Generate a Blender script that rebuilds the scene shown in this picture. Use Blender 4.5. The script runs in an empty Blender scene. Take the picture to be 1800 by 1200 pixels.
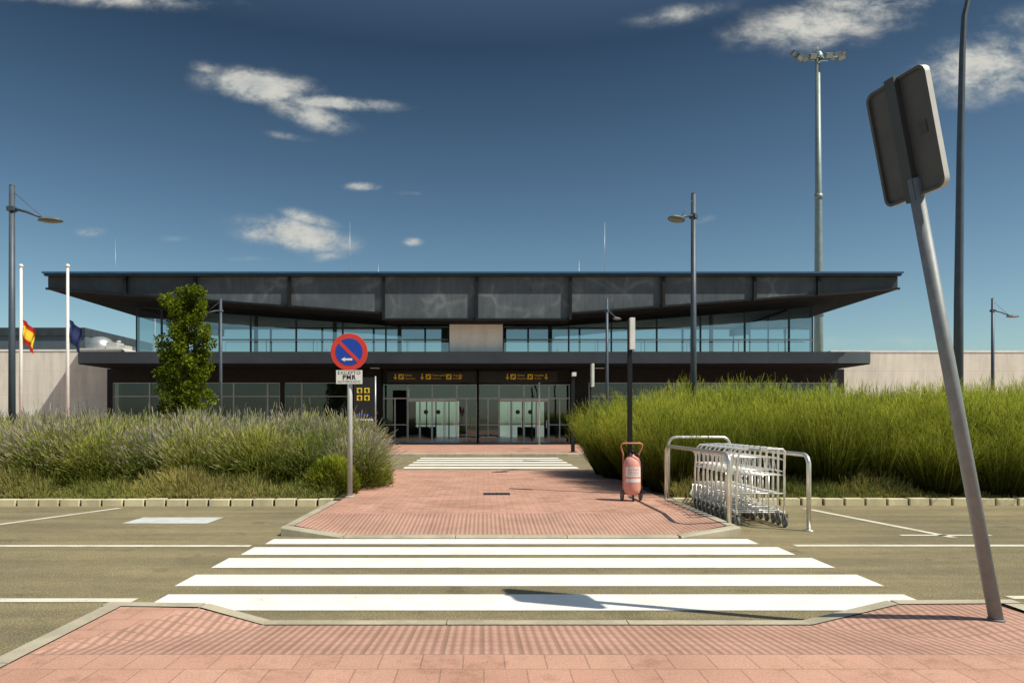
import bpy, math, random
import numpy as np
from mathutils import Vector, Matrix
random.seed(7); rng=np.random.default_rng(7)
scene=bpy.context.scene
COL=scene.collection
scene.view_settings.view_transform='Standard'
scene.view_settings.look='None'
scene.view_settings.exposure=0

# ---------------------------------------------------------------- materials
def nodes_of(name):
    m=bpy.data.materials.new(name); m.use_nodes=True
    nt=m.node_tree; b=nt.nodes['Principled BSDF']
    return m,nt,b
def N(nt,t,**kw):
    n=nt.nodes.new(t)
    for k,v in kw.items():
        if k in n.inputs: n.inputs[k].default_value=v
        else: setattr(n,k,v)
    return n
def mathn(nt,op,a,b=None,c=None,clamp=False):
    n=nt.nodes.new('ShaderNodeMath'); n.operation=op; n.use_clamp=clamp
    for i,v in enumerate((a,b,c)):
        if v is None: continue
        if isinstance(v,(int,float)): n.inputs[i].default_value=v
        else: nt.links.new(v,n.inputs[i])
    return n.outputs[0]
def rgba(c): return (c[0],c[1],c[2],1)
def ramp(nt,fac,stops):
    r=nt.nodes.new('ShaderNodeValToRGB'); e=r.color_ramp.elements
    while len(e)<len(stops): e.new(0.5)
    for i,(p,c) in enumerate(stops):
        e[i].position=p; e[i].color=rgba(c)
    nt.links.new(fac,r.inputs[0]); return r.outputs[0]
def mixc(nt,f,a,b,mode='MIX'):
    n=nt.nodes.new('ShaderNodeMix'); n.data_type='RGBA'; n.blend_type=mode
    for idx,v in ((0,f),(6,a),(7,b)):
        if isinstance(v,(int,float)): n.inputs[idx].default_value=v
        elif isinstance(v,tuple): n.inputs[idx].default_value=rgba(v)
        else: nt.links.new(v,n.inputs[idx])
    return n.outputs[2]
def objco(nt,scale=(1,1,1)):
    g=nt.nodes.new('ShaderNodeNewGeometry')
    m=nt.nodes.new('ShaderNodeMapping'); m.inputs['Scale'].default_value=scale
    nt.links.new(g.outputs['Position'],m.inputs['Vector']); return m.outputs[0]
def noise(nt,vec,scale,detail=4,rough=0.6,out=0):
    n=N(nt,'ShaderNodeTexNoise',Scale=scale,Detail=detail,Roughness=rough)
    if vec is not None: nt.links.new(vec,n.inputs['Vector'])
    return n.outputs[out]
def bump(nt,b,h,strength=0.3,dist=0.01):
    n=N(nt,'ShaderNodeBump',Strength=strength,Distance=dist)
    nt.links.new(h,n.inputs['Height']); nt.links.new(n.outputs[0],b.inputs['Normal'])
def simple(name,c,rough=0.5,metal=0.0,var=0.15,scale=6,bs=0.0,spec=0.5):
    m,nt,b=nodes_of(name)
    tc=nt.nodes.new('ShaderNodeTexCoord')
    f=noise(nt,tc.outputs['Object'],scale,5)
    lo=tuple(x*(1-var) for x in c); hi=tuple(min(1,x*(1+var)) for x in c)
    nt.links.new(ramp(nt,f,[(0.3,lo),(0.7,hi)]),b.inputs['Base Color'])
    b.inputs['Roughness'].default_value=rough; b.inputs['Metallic'].default_value=metal
    b.inputs['Specular IOR Level'].default_value=spec
    if bs>0: bump(nt,b,f,bs)
    return m
def asphalt():
    m,nt,b=nodes_of('asphalt_surface')
    v=objco(nt)
    fine=noise(nt,v,85,4,0.75); mid=noise(nt,v,9,4); big=noise(nt,v,0.45,5)
    c=ramp(nt,fine,[(0.3,(0.10,0.085,0.050)),(0.5,(0.26,0.225,0.130)),(0.70,(0.60,0.54,0.35))])
    c=mixc(nt,1.0,c,ramp(nt,big,[(0.3,(0.74,0.74,0.74)),(0.7,(1.08,1.05,1.0))]),'MULTIPLY')
    c=mixc(nt,1.0,c,ramp(nt,mid,[(0.3,(0.85,0.85,0.85)),(0.7,(1.05,1.05,1.05))]),'MULTIPLY')
    vs=objco(nt,(0.25,2.2,1)); st=noise(nt,vs,1.3,5)
    c=mixc(nt,1.0,c,ramp(nt,st,[(0.35,(0.76,0.76,0.76)),(0.62,(1.06,1.05,1.0))]),'MULTIPLY')
    pt=noise(nt,v,1.7,7,0.7)
    c=mixc(nt,1.0,c,ramp(nt,pt,[(0.33,(0.70,0.69,0.68)),(0.42,(1,1,1))]),'MULTIPLY')
    nt.links.new(c,b.inputs['Base Color']); b.inputs['Roughness'].default_value=0.92; b.inputs['Specular IOR Level'].default_value=.3
    bump(nt,b,fine,0.7,0.008); return m
def paint(name,c,wear=0.5,under=(0.3,0.27,0.18)):
    m,nt,b=nodes_of(name); v=objco(nt)
    fine=noise(nt,v,60,4,0.75); mid=noise(nt,v,3.0,6,0.7)
    s=mathn(nt,'ADD',mathn(nt,'MULTIPLY',fine,0.5),mathn(nt,'MULTIPLY',mid,0.5))
    w=ramp(nt,s,[(0.33,(0,0,0)),(0.33+0.12*wear+0.02,(1,1,1))])
    cc=mixc(nt,w,under,c)
    cc=mixc(nt,1.0,cc,ramp(nt,mid,[(0.3,(0.86,0.85,0.81)),(0.6,(1,1,1))]),'MULTIPLY')
    nt.links.new(cc,b.inputs['Base Color']); b.inputs['Roughness'].default_value=0.75
    bump(nt,b,fine,0.3,0.004); return m
def pavers(name,bw=0.2,bh=0.1,c1=(0.50,0.275,0.205),c2=(0.61,0.36,0.275),mort=(0.36,0.22,0.17),ms=0.006):
    m,nt,b=nodes_of(name); v=objco(nt)
    br=N(nt,'ShaderNodeTexBrick'); nt.links.new(v,br.inputs['Vector'])
    br.inputs['Scale'].default_value=1; br.inputs['Brick Width'].default_value=bw; br.inputs['Row Height'].default_value=bh
    br.inputs['Mortar Size'].default_value=ms; br.inputs['Color1'].default_value=rgba(c1); br.inputs['Color2'].default_value=rgba(c2)
    br.inputs['Mortar'].default_value=rgba(mort); br.inputs['Mortar Smooth'].default_value=0.3
    big=noise(nt,v,0.9,6,0.65); f=noise(nt,v,90,3)
    c=mixc(nt,1.0,br.outputs['Color'],ramp(nt,big,[(0.3,(0.80,0.79,0.76)),(0.65,(1.08,1.07,1.05))]),'MULTIPLY')
    c=mixc(nt,1.0,c,ramp(nt,f,[(0.3,(0.78,0.78,0.78)),(0.7,(1.12,1.12,1.10))]),'MULTIPLY')
    sp=noise(nt,v,4.5,8,0.75); c=mixc(nt,1.0,c,ramp(nt,sp,[(0.36,(0.78,0.77,0.74)),(0.48,(1,1,1))]),'MULTIPLY')
    nt.links.new(c,b.inputs['Base Color']); b.inputs['Roughness'].default_value=0.88; b.inputs['Specular IOR Level'].default_value=.3
    h=mathn(nt,'ADD',mathn(nt,'MULTIPLY',br.outputs['Fac'],-1.0),mathn(nt,'MULTIPLY',f,0.3))
    bump(nt,b,h,0.5,0.006); return m
def tactile(name,pitch=0.05,rows=0.2):
    m,nt,b=nodes_of(name); v=objco(nt)
    sep=nt.nodes.new('ShaderNodeSeparateXYZ'); nt.links.new(v,sep.inputs[0])
    wx=mathn(nt,'SINE',mathn(nt,'MULTIPLY',sep.outputs[0],2*math.pi/pitch))
    h=mathn(nt,'MULTIPLY',wx,0.7)
    br=N(nt,'ShaderNodeTexBrick'); nt.links.new(v,br.inputs['Vector']); br.offset=0.0
    br.inputs['Scale'].default_value=1; br.inputs['Brick Width'].default_value=rows; br.inputs['Row Height'].default_value=rows*.5
    br.inputs['Mortar Size'].default_value=0.005
    nz=noise(nt,v,40,4,.7)
    hh=mathn(nt,'ADD',mathn(nt,'MULTIPLY',h,0.45),mathn(nt,'ADD',mathn(nt,'MULTIPLY',nz,.5),.25))
    c=ramp(nt,hh,[(0.2,(0.37,0.215,0.16)),(0.7,(0.56,0.335,0.255))])
    c=mixc(nt,br.outputs['Fac'],c,(0.34,0.21,0.16))
    big=noise(nt,v,1.5,6,.7); c=mixc(nt,1.0,c,ramp(nt,big,[(0.3,(0.76,0.75,0.72)),(0.65,(1.05,1.05,1.05))]),'MULTIPLY')
    nt.links.new(c,b.inputs['Base Color']); b.inputs['Roughness'].default_value=0.88; b.inputs['Specular IOR Level'].default_value=.3
    bump(nt,b,h,0.25,0.005); return m
def concrete(name,c,joint=None,scale=3,stain=0.25,jf=0.35):
    m,nt,b=nodes_of(name); v=objco(nt)
    big=noise(nt,v,scale*0.25,6,0.65); f=noise(nt,v,scale*14,3)
    vs=objco(nt,(1,1,0.12)); st=noise(nt,vs,scale,5)
    cc=mixc(nt,1.0,c,ramp(nt,big,[(0.3,(1-stain,)*3),(0.65,(1.05,)*3)]),'MULTIPLY')
    cc=mixc(nt,1.0,cc,ramp(nt,f,[(0.3,(0.88,)*3),(0.7,(1.06,)*3)]),'MULTIPLY')
    cc=mixc(nt,1.0,cc,ramp(nt,st,[(0.35,(0.86,)*3),(0.6,(1.02,)*3)]),'MULTIPLY')
    if joint:
        sep=nt.nodes.new('ShaderNodeSeparateXYZ'); nt.links.new(v,sep.inputs[0])
        cmb=nt.nodes.new('ShaderNodeCombineXYZ'); nt.links.new(sep.outputs[0],cmb.inputs[0]); nt.links.new(sep.outputs[2],cmb.inputs[1])
        br=N(nt,'ShaderNodeTexBrick'); br.offset=0.0; nt.links.new(cmb.outputs[0],br.inputs['Vector'])
        br.inputs['Scale'].default_value=1; br.inputs['Brick Width'].default_value=joint[0]; br.inputs['Row Height'].default_value=joint[1]
        br.inputs['Mortar Size'].default_value=0.012
        cc=mixc(nt,mathn(nt,'MULTIPLY',br.outputs['Fac'],jf),cc,(0.2,0.2,0.17))
    nt.links.new(cc,b.inputs['Base Color']); b.inputs['Roughness'].default_value=0.85
    bump(nt,b,f,0.25,0.005); return m
def fascia():
    m,nt,b=nodes_of('weathered_dark_panel')
    v=objco(nt); n1=noise(nt,v,0.5,4,0.6)
    dv=mixc(nt,0.35,v,noise(nt,v,0.8,4,0.6,1))
    vor=N(nt,'ShaderNodeTexVoronoi',Scale=1.1); vor.feature='DISTANCE_TO_EDGE'; nt.links.new(dv,vor.inputs['Vector'])
    line=ramp(nt,vor.outputs['Distance'],[(0.0,(1,1,1)),(0.08,(0,0,0))])
    lm=mathn(nt,'MULTIPLY',line,ramp(nt,n1,[(0.44,(0,0,0)),(0.60,(1,1,1))]))
    base=ramp(nt,n1,[(0.3,(0.075,0.092,0.108)),(0.5,(0.095,0.114,0.132)),(0.72,(0.125,0.147,0.168))])
    vs=objco(nt,(3,1,0.5)); sn=noise(nt,vs,2.0,5)
    base=mixc(nt,1.0,base,ramp(nt,sn,[(0.3,(0.85,)*3),(0.7,(1.15,)*3)]),'MULTIPLY')
    c=mixc(nt,mathn(nt,'MULTIPLY',lm,0.45),base,(0.27,0.31,0.33))
    nt.links.new(c,b.inputs['Base Color']); b.inputs['Roughness'].default_value=0.65; b.inputs['Specular IOR Level'].default_value=.3
    return m
def glass(name,tint=(0.5,0.54,0.55),boost=0.0,rough=0.01,gc=(0.8,0.87,0.90)):
    m=bpy.data.materials.new(name); m.use_nodes=True; nt=m.node_tree; nt.nodes.clear()
    o=nt.nodes.new('ShaderNodeOutputMaterial'); t=N(nt,'ShaderNodeBsdfTransparent',Color=rgba(tint))
    g=N(nt,'ShaderNodeBsdfGlossy',Roughness=rough,Color=rgba(gc))
    fr=N(nt,'ShaderNodeFresnel',IOR=1.5)
    nb=noise(nt,objco(nt,(0.6,0.6,0.6)),0.7,2)
    bp=N(nt,'ShaderNodeBump',Strength=0.04,Distance=0.3); nt.links.new(nb,bp.inputs['Height'])
    nt.links.new(bp.outputs[0],g.inputs['Normal'])
    f=mathn(nt,'ADD',fr.outputs[0],boost,clamp=True)
    mx=nt.nodes.new('ShaderNodeMixShader'); nt.links.new(f,mx.inputs[0]); nt.links.new(t.outputs[0],mx.inputs[1]); nt.links.new(g.outputs[0],mx.inputs[2])
    nt.links.new(mx.outputs[0],o.inputs[0]); return m
def foliage(name,trans=0.35,gain=(1,1,1)):
    m=bpy.data.materials.new(name); m.use_nodes=True; nt=m.node_tree; nt.nodes.clear()
    o=nt.nodes.new('ShaderNodeOutputMaterial')
    a=nt.nodes.new('ShaderNodeAttribute'); a.attribute_name='Col'
    oi=nt.nodes.new('ShaderNodeObjectInfo')
    big=noise(nt,objco(nt),0.8,3)
    c=mixc(nt,1.0,a.outputs['Color'],ramp(nt,big,[(0.3,(0.7,0.75,0.7)),(0.7,(1.2,1.15,1.1))]),'MULTIPLY')
    c=mixc(nt,1.0,c,ramp(nt,oi.outputs['Random'],[(0,(0.85,0.88,0.88)),(1,(1.12,1.08,1.0))]),'MULTIPLY')
    c=mixc(nt,1.0,c,gain,'MULTIPLY')
    d=nt.nodes.new('ShaderNodeBsdfDiffuse'); t=nt.nodes.new('ShaderNodeBsdfTranslucent')
    nt.links.new(c,d.inputs[0]); nt.links.new(c,t.inputs[0])
    mx=nt.nodes.new('ShaderNodeMixShader'); mx.inputs[0].default_value=trans
    nt.links.new(d.outputs[0],mx.inputs[1]); nt.links.new(t.outputs[0],mx.inputs[2]); nt.links.new(mx.outputs[0],o.inputs[0]); return m

M={}
M['asphalt']=asphalt()
M['white']=paint('worn_white_road_paint',(0.88,0.86,0.79),0.4)
M['thin']=paint('faded_road_paint',(0.72,0.69,0.56),1.1)
M['bluepaint']=paint('faded_blue_road_paint',(0.60,0.64,0.63),1.1,(0.40,0.39,0.31))
M['paver']=pavers('red_brick_pavers')
M['bigpaver']=pavers('red_concrete_slabs',0.2,0.2,(0.52,0.295,0.22),(0.58,0.345,0.26),(0.38,0.235,0.18),0.004)
M['tactile']=tactile('ribbed_tactile_paving')
M['kerb']=concrete('kerb_concrete',(0.50,0.45,0.33),None,4)
M['kerby']=concrete('yellowed_kerb_stone',(0.74,0.66,0.42),None,4)
M['soil']=concrete('dry_soil',(0.20,0.15,0.08),None,8,0.5)
M['notch']=concrete('dark_kerb_gap',(0.02,0.018,0.012),None,8,0.5)
M['field']=concrete('dry_grassland',(0.22,0.19,0.10),None,1,0.4)
M['apron']=concrete('apron_concrete',(0.42,0.42,0.38),None,1,0.2)
M['wallpanel']=concrete('pale_concrete_panels',(0.84,0.82,0.72),(6.0,1.35),3,0.10,0.22)
M['whitewall']=concrete('white_render',(0.92,0.96,0.97),None,2,0.06)
M['dark']=simple('dark_grey_metal',(0.040,0.050,0.060),0.5,0.0,0.3,1.5)
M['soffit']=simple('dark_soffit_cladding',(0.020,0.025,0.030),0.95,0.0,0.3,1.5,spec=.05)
M['black']=simple('near_black_metal',(0.012,0.014,0.016),0.6,0.0,0.3,2,spec=.25)
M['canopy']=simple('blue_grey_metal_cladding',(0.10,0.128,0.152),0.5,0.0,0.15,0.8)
M['blue']=simple('blue_roof_trim',(0.03,0.12,0.25),0.45,0.0,0.15,1)
M['fascia']=fascia()
M['glass']=glass('reflective_tinted_glazing',(0.62,0.70,0.72),0.28,0.02,(0.72,0.84,0.90))
M['glassr']=glass('rear_glazing',(0.85,0.90,0.90),0.02)
M['glassg']=glass('dark_ground_floor_glazing',(0.35,0.40,0.41),0.05)
M['glasse']=glass('entrance_glazing',(0.50,0.60,0.60),0.10)
M['glassd']=glass('door_glazing',(0.42,0.56,0.56),0.08)
M['alu']=simple('brushed_aluminium',(0.42,0.44,0.44),0.4,0.6,0.1,4)
M['doorframe']=simple('pale_door_frame',(0.58,0.62,0.61),0.5,0.1,0.1,4)
M['postgrey']=simple('light_grey_post_paint',(0.46,0.48,0.46),0.5,0.1,0.1,5)
M['steel']=simple('galvanised_steel',(0.46,0.45,0.40),0.33,0.85,0.2,10)
M['chrome']=simple('polished_steel_tube',(0.80,0.78,0.72),0.3,0.75,0.1,10)
M['trol']=simple('bright_zinc_wire',(0.85,0.83,0.78),0.35,0.45,0.1,10)
M['polegrey']=simple('blue_grey_pole_paint',(0.075,0.098,0.125),0.5,0.2,0.15,3)
M['mast']=simple('weathered_mast_steel',(0.25,0.31,0.30),0.5,0.3,0.15,2)
M['lamp']=simple('lamp_housing_grey',(0.13,0.145,0.155),0.5,0.1,0.15,4)
M['lens']=simple('lamp_lens_grey',(0.20,0.22,0.23),0.3,0,0.05,4)
M['whitep']=simple('white_painted_metal',(0.78,0.78,0.74),0.4,0,0.06,5)
M['signred']=simple('sign_red',(0.68,0.05,0.03),0.4,0,0.08,5)
M['signblue']=simple('sign_blue',(0.012,0.06,0.42),0.4,0,0.08,5)
M['signwhite']=simple('sign_white',(0.8,0.8,0.76),0.4,0,0.04,5)
M['yellow']=simple('sign_yellow',(0.80,0.60,0.02),0.5,0,0.05,5)
M['ink']=simple('black_ink',(0.015,0.015,0.015),0.5,0,0.1,5)
M['rubber']=simple('wheel_rubber_grey',(0.14,0.14,0.14),0.7,0,0.2,10)
M['plastic']=simple('grey_plastic',(0.50,0.51,0.49),0.5,0,0.1,10)
M['ext']=simple('sun_faded_red_paint',(0.74,0.34,0.28),0.6,0,0.15,14)
M['extframe']=simple('faded_red_tube',(0.62,0.26,0.16),0.55,0,0.15,14)
M['signback']=simple('dusty_grey_sign_back',(0.075,0.085,0.092),0.6,0.1,0.12,5)
M['rim']=simple('aluminium_sign_rim',(0.55,0.55,0.52),0.5,0.3,0.1,5)
M['postg']=simple('weathered_galvanised_post',(0.22,0.245,0.255),0.55,0.15,0.13,18,0.06)
M['inner']=simple('interior_grey_wall',(0.42,0.46,0.47),0.8,0,0.2,0.6)
M['innerdark']=simple('interior_dark_wall',(0.10,0.12,0.12),0.8,0,0.3,0.6)
M['floor']=simple('interior_floor_tile',(0.40,0.40,0.38),0.3,0,0.1,1)
M['flagred']=simple('flag_red',(0.70,0.03,0.02),0.8,0,0.1,4)
M['flagyel']=simple('flag_yellow',(0.90,0.60,0.03),0.8,0,0.1,4)
M['flagnavy']=simple('flag_navy',(0.015,0.03,0.12),0.8,0,0.1,4)
M['bark']=simple('rough_bark',(0.10,0.075,0.05),0.9,0,0.4,14,0.6)
M['leaf']=foliage('tree_leaves',0.4,(0.90,0.95,0.9))
M['lav']=foliage('lavender_foliage',0.3,(1.05,1.02,.90))
M['broom']=foliage('broom_foliage',0.4,(1.12,1.0,1.0))
M['drygrass']=foliage('dry_ground_cover_leaves',0.3)

# ---------------------------------------------------------------- mesh builder
class MB:
    def __init__(s): s.v=[]; s.f=[]; s.m=[]; s.smooth=[]
    def add(s,vs,fs,mi=0,sm=False):
        o=len(s.v); s.v+= [tuple(v) for v in vs]
        for f in fs: s.f.append([i+o for i in f]); s.m.append(mi); s.smooth.append(sm)
        return s
    def box(s,x0,x1,y0,y1,z0,z1,mi=0):
        vs=[(x,y,z) for z in (z0,z1) for y in (y0,y1) for x in (x0,x1)]
        return s.add(vs,[(0,2,3,1),(4,5,7,6),(0,1,5,4),(2,6,7,3),(0,4,6,2),(1,3,7,5)],mi)
    def cyl(s,p0,p1,r0,r1=None,n=12,mi=0,cap=True):
        if r1 is None: r1=r0
        return s.tube([p0,p1],[r0,r1],n,mi,cap)
    def tube(s,pts,r,n=8,mi=0,cap=True):
        pts=[Vector(p) for p in pts]; k=len(pts)
        if not isinstance(r,(list,tuple)): r=[r]*k
        vs=[];fs=[]; ref=None
        for i,p in enumerate(pts):
            d=(pts[min(i+1,k-1)]-pts[max(i-1,0)]).normalized()
            if ref is None: ref=Vector((0,0,1)) if abs(d.z)<0.9 else Vector((1,0,0))
            a=(ref-d*ref.dot(d)).normalized(); b=d.cross(a); ref=a
            for j in range(n):
                t=2*math.pi*j/n; q=p+(a*math.cos(t)+b*math.sin(t))*r[i]; vs.append(tuple(q))
        for i in range(k-1):
            for j in range(n):
                fs.append((i*n+j,i*n+(j+1)%n,(i+1)*n+(j+1)%n,(i+1)*n+j))
        s.add(vs,fs,mi,n>=6)
        if cap:
            s.add(vs[:n],[tuple(range(n))[::-1]],mi); s.add(vs[-n:],[tuple(range(n))],mi)
        return s
    def lathe(s,prof,n=20,c=(0,0,0),mi=0,sx=1,sy=1):
        vs=[];fs=[]
        for (r,z) in prof:
            for j in range(n):
                t=2*math.pi*j/n; vs.append((c[0]+r*math.cos(t)*sx,c[1]+r*math.sin(t)*sy,c[2]+z))
        for i in range(len(prof)-1):
            for j in range(n): fs.append((i*n+j,i*n+(j+1)%n,(i+1)*n+(j+1)%n,(i+1)*n+j))
        return s.add(vs,fs,mi,True)
    def prism(s,poly,axis,a0,a1,mi=0):
        n=len(poly)
        def P(p,a):
            if axis=='y': return (p[0],a,p[1])
            if axis=='z': return (p[0],p[1],a)
            return (a,p[0],p[1])
        vs=[P(p,a0) for p in poly]+[P(p,a1) for p in poly]
        fs=[tuple(range(n)),tuple(range(n,2*n))[::-1]]+[(i,i+n,(i+1)%n+n,(i+1)%n) for i in range(n)]
        return s.add(vs,fs,mi)
    def torus(s,c,R,r,axis='x',n=20,k=8,mi=0):
        vs=[];fs=[]
        for i in range(n):
            a=2*math.pi*i/n
            for j in range(k):
                b=2*math.pi*j/k; rr=R+r*math.cos(b); h=r*math.sin(b)
                q={'x':(h,rr*math.cos(a),rr*math.sin(a)),'y':(rr*math.cos(a),h,rr*math.sin(a)),'z':(rr*math.cos(a),rr*math.sin(a),h)}[axis]
                vs.append((c[0]+q[0],c[1]+q[1],c[2]+q[2]))
        for i in range(n):
            for j in range(k): fs.append((i*k+j,((i+1)%n)*k+j,((i+1)%n)*k+(j+1)%k,i*k+(j+1)%k))
        return s.add(vs,fs,mi,True)
    def xf(s,M4):
        s.v=[tuple(M4@Vector(v)) for v in s.v]; return s
def mkobj(name,mb,mats,parent=None,base=(0,0,0),fix=True,bev=0):
    me=bpy.data.meshes.new(name)
    bx,by,bz=base
    me.from_pydata([(v[0]-bx,v[1]-by,v[2]-bz) for v in mb.v],[],mb.f)
    for m in (mats if isinstance(mats,(list,tuple)) else [mats]): me.materials.append(M[m] if isinstance(m,str) else m)
    me.polygons.foreach_set('material_index',mb.m); me.polygons.foreach_set('use_smooth',mb.smooth)
    if fix:
        import bmesh
        bm=bmesh.new(); bm.from_mesh(me); bmesh.ops.remove_doubles(bm,verts=bm.verts,dist=1e-5)
        bmesh.ops.recalc_face_normals(bm,faces=bm.faces); bm.to_mesh(me); bm.free()
    me.update()
    o=bpy.data.objects.new(name,me); COL.objects.link(o)
    if parent is not None: o.parent=parent
    else: o.location=base
    if bev>0:
        b=o.modifiers.new('bevel','BEVEL'); b.width=bev; b.segments=2; b.limit_method='ANGLE'
    return o
def root(name,loc,label,cat,group=None):
    e=bpy.data.objects.new(name,None); e.location=loc; e.empty_display_size=0.3; COL.objects.link(e)
    e['label']=label; e['category']=cat
    if group: e['group']=group
    return e
def tag(o,label,cat,group=None):
    o['label']=label; o['category']=cat
    if group: o['group']=group
    return o
def struct(o): o['kind']='structure'; return o
def dup(o,loc=None,rz=None,scale=None):
    c=o.copy(); COL.objects.link(c)
    def rec(src,dst):
        for ch in list(src.children):
            k=ch.copy(); COL.objects.link(k); k.parent=dst; rec(ch,k)
    rec(o,c)
    if loc is not None: c.location=loc
    if rz is not None: c.rotation_euler=(0,0,rz)
    if scale is not None: c.scale=scale
    return c
def text_mb(txt,size,origin,mi=0,align='CENTER',spacing=1.0,off=0.0):
    cu=bpy.data.curves.new('t','FONT'); cu.body=txt; cu.size=size; cu.align_x=align; cu.align_y='CENTER'; cu.space_character=spacing
    cu.offset=off
    o=bpy.data.objects.new('t',cu); COL.objects.link(o)
    dg=bpy.context.evaluated_depsgraph_get(); me=bpy.data.meshes.new_from_object(o.evaluated_get(dg))
    mb=MB(); mb.add([(v.co.x+origin[0],origin[1],v.co.y+origin[2]) for v in me.vertices],[tuple(p.vertices) for p in me.polygons],mi)
    bpy.data.objects.remove(o); bpy.data.curves.remove(cu); bpy.data.meshes.remove(me)
    return mb
def merge(*mbs):
    r=MB()
    for m in mbs:
        o=len(r.v); r.v+=m.v; r.f+=[[i+o for i in f] for f in m.f]; r.m+=m.m; r.smooth+=m.smooth
    return r
# image pixel helpers
def gx(p,D): return (p-850)/1200*D
def gz(p,D): return 1.26+(740-p)/1200*D

# ---------------------------------------------------------------- ground, roads
def sheet(name,polys,z,mat):
    mb=MB()
    for p in polys: mb.add([(x,y,z) for x,y in p],[tuple(range(len(p)))])
    return struct(mkobj(name,mb,mat))
def rect(x0,x1,y0,y1): return [(x0,y0),(x1,y0),(x1,y1),(x0,y1)]
sheet('ground',[rect(-900,900,-900,900)],-0.02,'field')
sheet('road',[rect(-70,70,-40,24.45)],0.0,'asphalt')
sheet('airport_apron',[rect(-120,120,55,300)],0.0,'apron')
st=[]
for (a,b_,l,r) in [(4.54,4.96,-2.29,3.05),(5.21,5.60,-2.36,3.06),(5.86,6.28,-2.34,3.02),(6.43,6.82,-2.29,2.94),(6.99,7.29,-2.24,2.82)]:
    st.append(rect(l,r,a,b_))
for i in range(6):
    y=17.0+i*1.18; st.append(rect(-2.15,2.55,y,y+0.62))
sheet('zebra_crossing',st,0.004,'white')
ln=[rect(-12,-2.35,6.84,6.94),rect(3.15,14,6.86,6.96),rect(-12,-2.45,4.75,4.85),rect(3.75,14,4.83,4.92),
    [(-6.5,6.96),(-6.4,6.96),(-5.22,9.9),(-5.32,9.9)],[(4.58,9.85),(4.68,9.85),(5.14,7.4),(5.04,7.4)],rect(4.6,5.6,7.5,7.57)]
sheet('parking_line',ln,0.004,'thin')
sheet('parking_bay_symbol',[rect(-4.45,-3.4,8.4,8.93)],0.0045,'bluepaint')
mb=MB()
NP=[(-2.27,4.28,.1),(-1.77,4.24,.1),(-1.34,4.15,.02),(2.0,4.15,.02),(2.63,4.32,.1),(3.25,4.33,.1),(3.3,3.4,.1),(-2.27,3.4,.1)]
mb.add(NP,[(0,1,7)],0); mb.add(NP,[(1,2,7)],1); mb.add(NP,[(2,3,6,7)],1); mb.add(NP,[(3,4,6)],1); mb.add(NP,[(4,5,6)],1)
mb.add([(-2.27,-12,.1),(3.3,-12,.1),(3.3,3.4,.1),(-2.27,3.4,.1)],[(0,1,2,3)],0)
struct(mkobj('near_pavement',mb,['bigpaver','tactile']))
mb=MB()
FP=[(-2.1,7.6,.1),(-1.5,7.45,.02),(2.1,7.45,.02),(2.7,7.6,.1),(2.7,8.6,.1),(-2.1,8.6,.1)]
mb.add(FP,[(0,1,5)],1); mb.add(FP,[(1,2,4,5)],1); mb.add(FP,[(2,3,4)],1)
mb.add([(-2.1,8.6,.1),(2.7,8.6,.1),(2.7,16.3,.1),(-2.1,16.3,.1)],[(0,1,2,3)],0)
struct(mkobj('brick_path',mb,['paver','tactile']))
def kerb(name,pts,w=0.12,mat='kerb',side=1):
    mb=MB()
    for (a,b_) in zip(pts[:-1],pts[1:]):
        d=Vector((b_[0]-a[0],b_[1]-a[1],0)); L=d.length; d.normalize(); nrm=Vector((-d.y,d.x,0))*w*side
        k=max(1,int(L/1.0)) 
        for i in range(k):
            t0=i/k+0.004/L; t1=(i+1)/k-0.004/L
            def pt(t,o,z): return (a[0]+(b_[0]-a[0])*t+nrm.x*o,a[1]+(b_[1]-a[1])*t+nrm.y*o,z)
            z0=a[2]+(b_[2]-a[2])*t0; z1=a[2]+(b_[2]-a[2])*t1
            vs=[pt(t0,0,z0),pt(t1,0,z1),pt(t1,.82,z1),pt(t0,.82,z0),pt(t1,1,z1-.018),pt(t0,1,z0-.018),pt(t1,1,-.05),pt(t0,1,-.05),pt(t0,0,-.05),pt(t1,0,-.05)]
            mb.add(vs,[(0,1,2,3),(3,2,4,5),(5,4,6,7),(0,3,5,7,8),(1,9,6,4,2)])
    return struct(mkobj(name,mb,mat))
e=.006
kerb('kerb',[(-2.27,-12,.1+e),(-2.27,4.28,.1+e)],0.13)
kerb('kerb',[(-2.4,4.28,.1+e),(-1.77,4.25,.1+e),(-1.34,4.15,.02+e),(2.0,4.15,.02+e),(2.63,4.32,.1+e),(3.43,4.34,.1+e)],0.11)
kerb('kerb',[(3.3,4.33,.1+e),(3.3,-12,.1+e)],0.13)
kerb('kerb',[(-2.1,9.95,.1+e),(-2.1,7.6,.1+e)],0.13,side=-1)
kerb('kerb',[(-2.2,7.6,.1+e),(-1.5,7.45,.02+e),(2.1,7.45,.02+e),(2.8,7.6,.1+e)],0.12,side=-1)
kerb('kerb',[(2.7,7.6,.1+e),(2.7,10.2,.1+e)],0.13,side=-1)
sheet('planting_bed_soil',[rect(-30,-2.1,10.28,16.3),rect(2.7,30,10.38,16.3)],0.085,'soil')
mb=MB(); mb2=MB()
def notched(x0,x1,y):
    x=x0
    while x<x1:
        w=0.285+random.uniform(-.01,.01)
        mb.box(x,min(x+w,x1),y+random.uniform(-.004,.004),y+0.13,-.03,.103+random.uniform(-.005,.005)); x+=w+0.035
    mb2.box(x0,x1,y+.035,y+.125,-.03,.085)
notched(-20,-2.25,10.13); notched(2.85,20,10.22)
struct(mkobj('notched_kerb',mb,'kerby',bev=0.008))
struct(mkobj('kerb_backing',mb2,'notch'))
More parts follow.
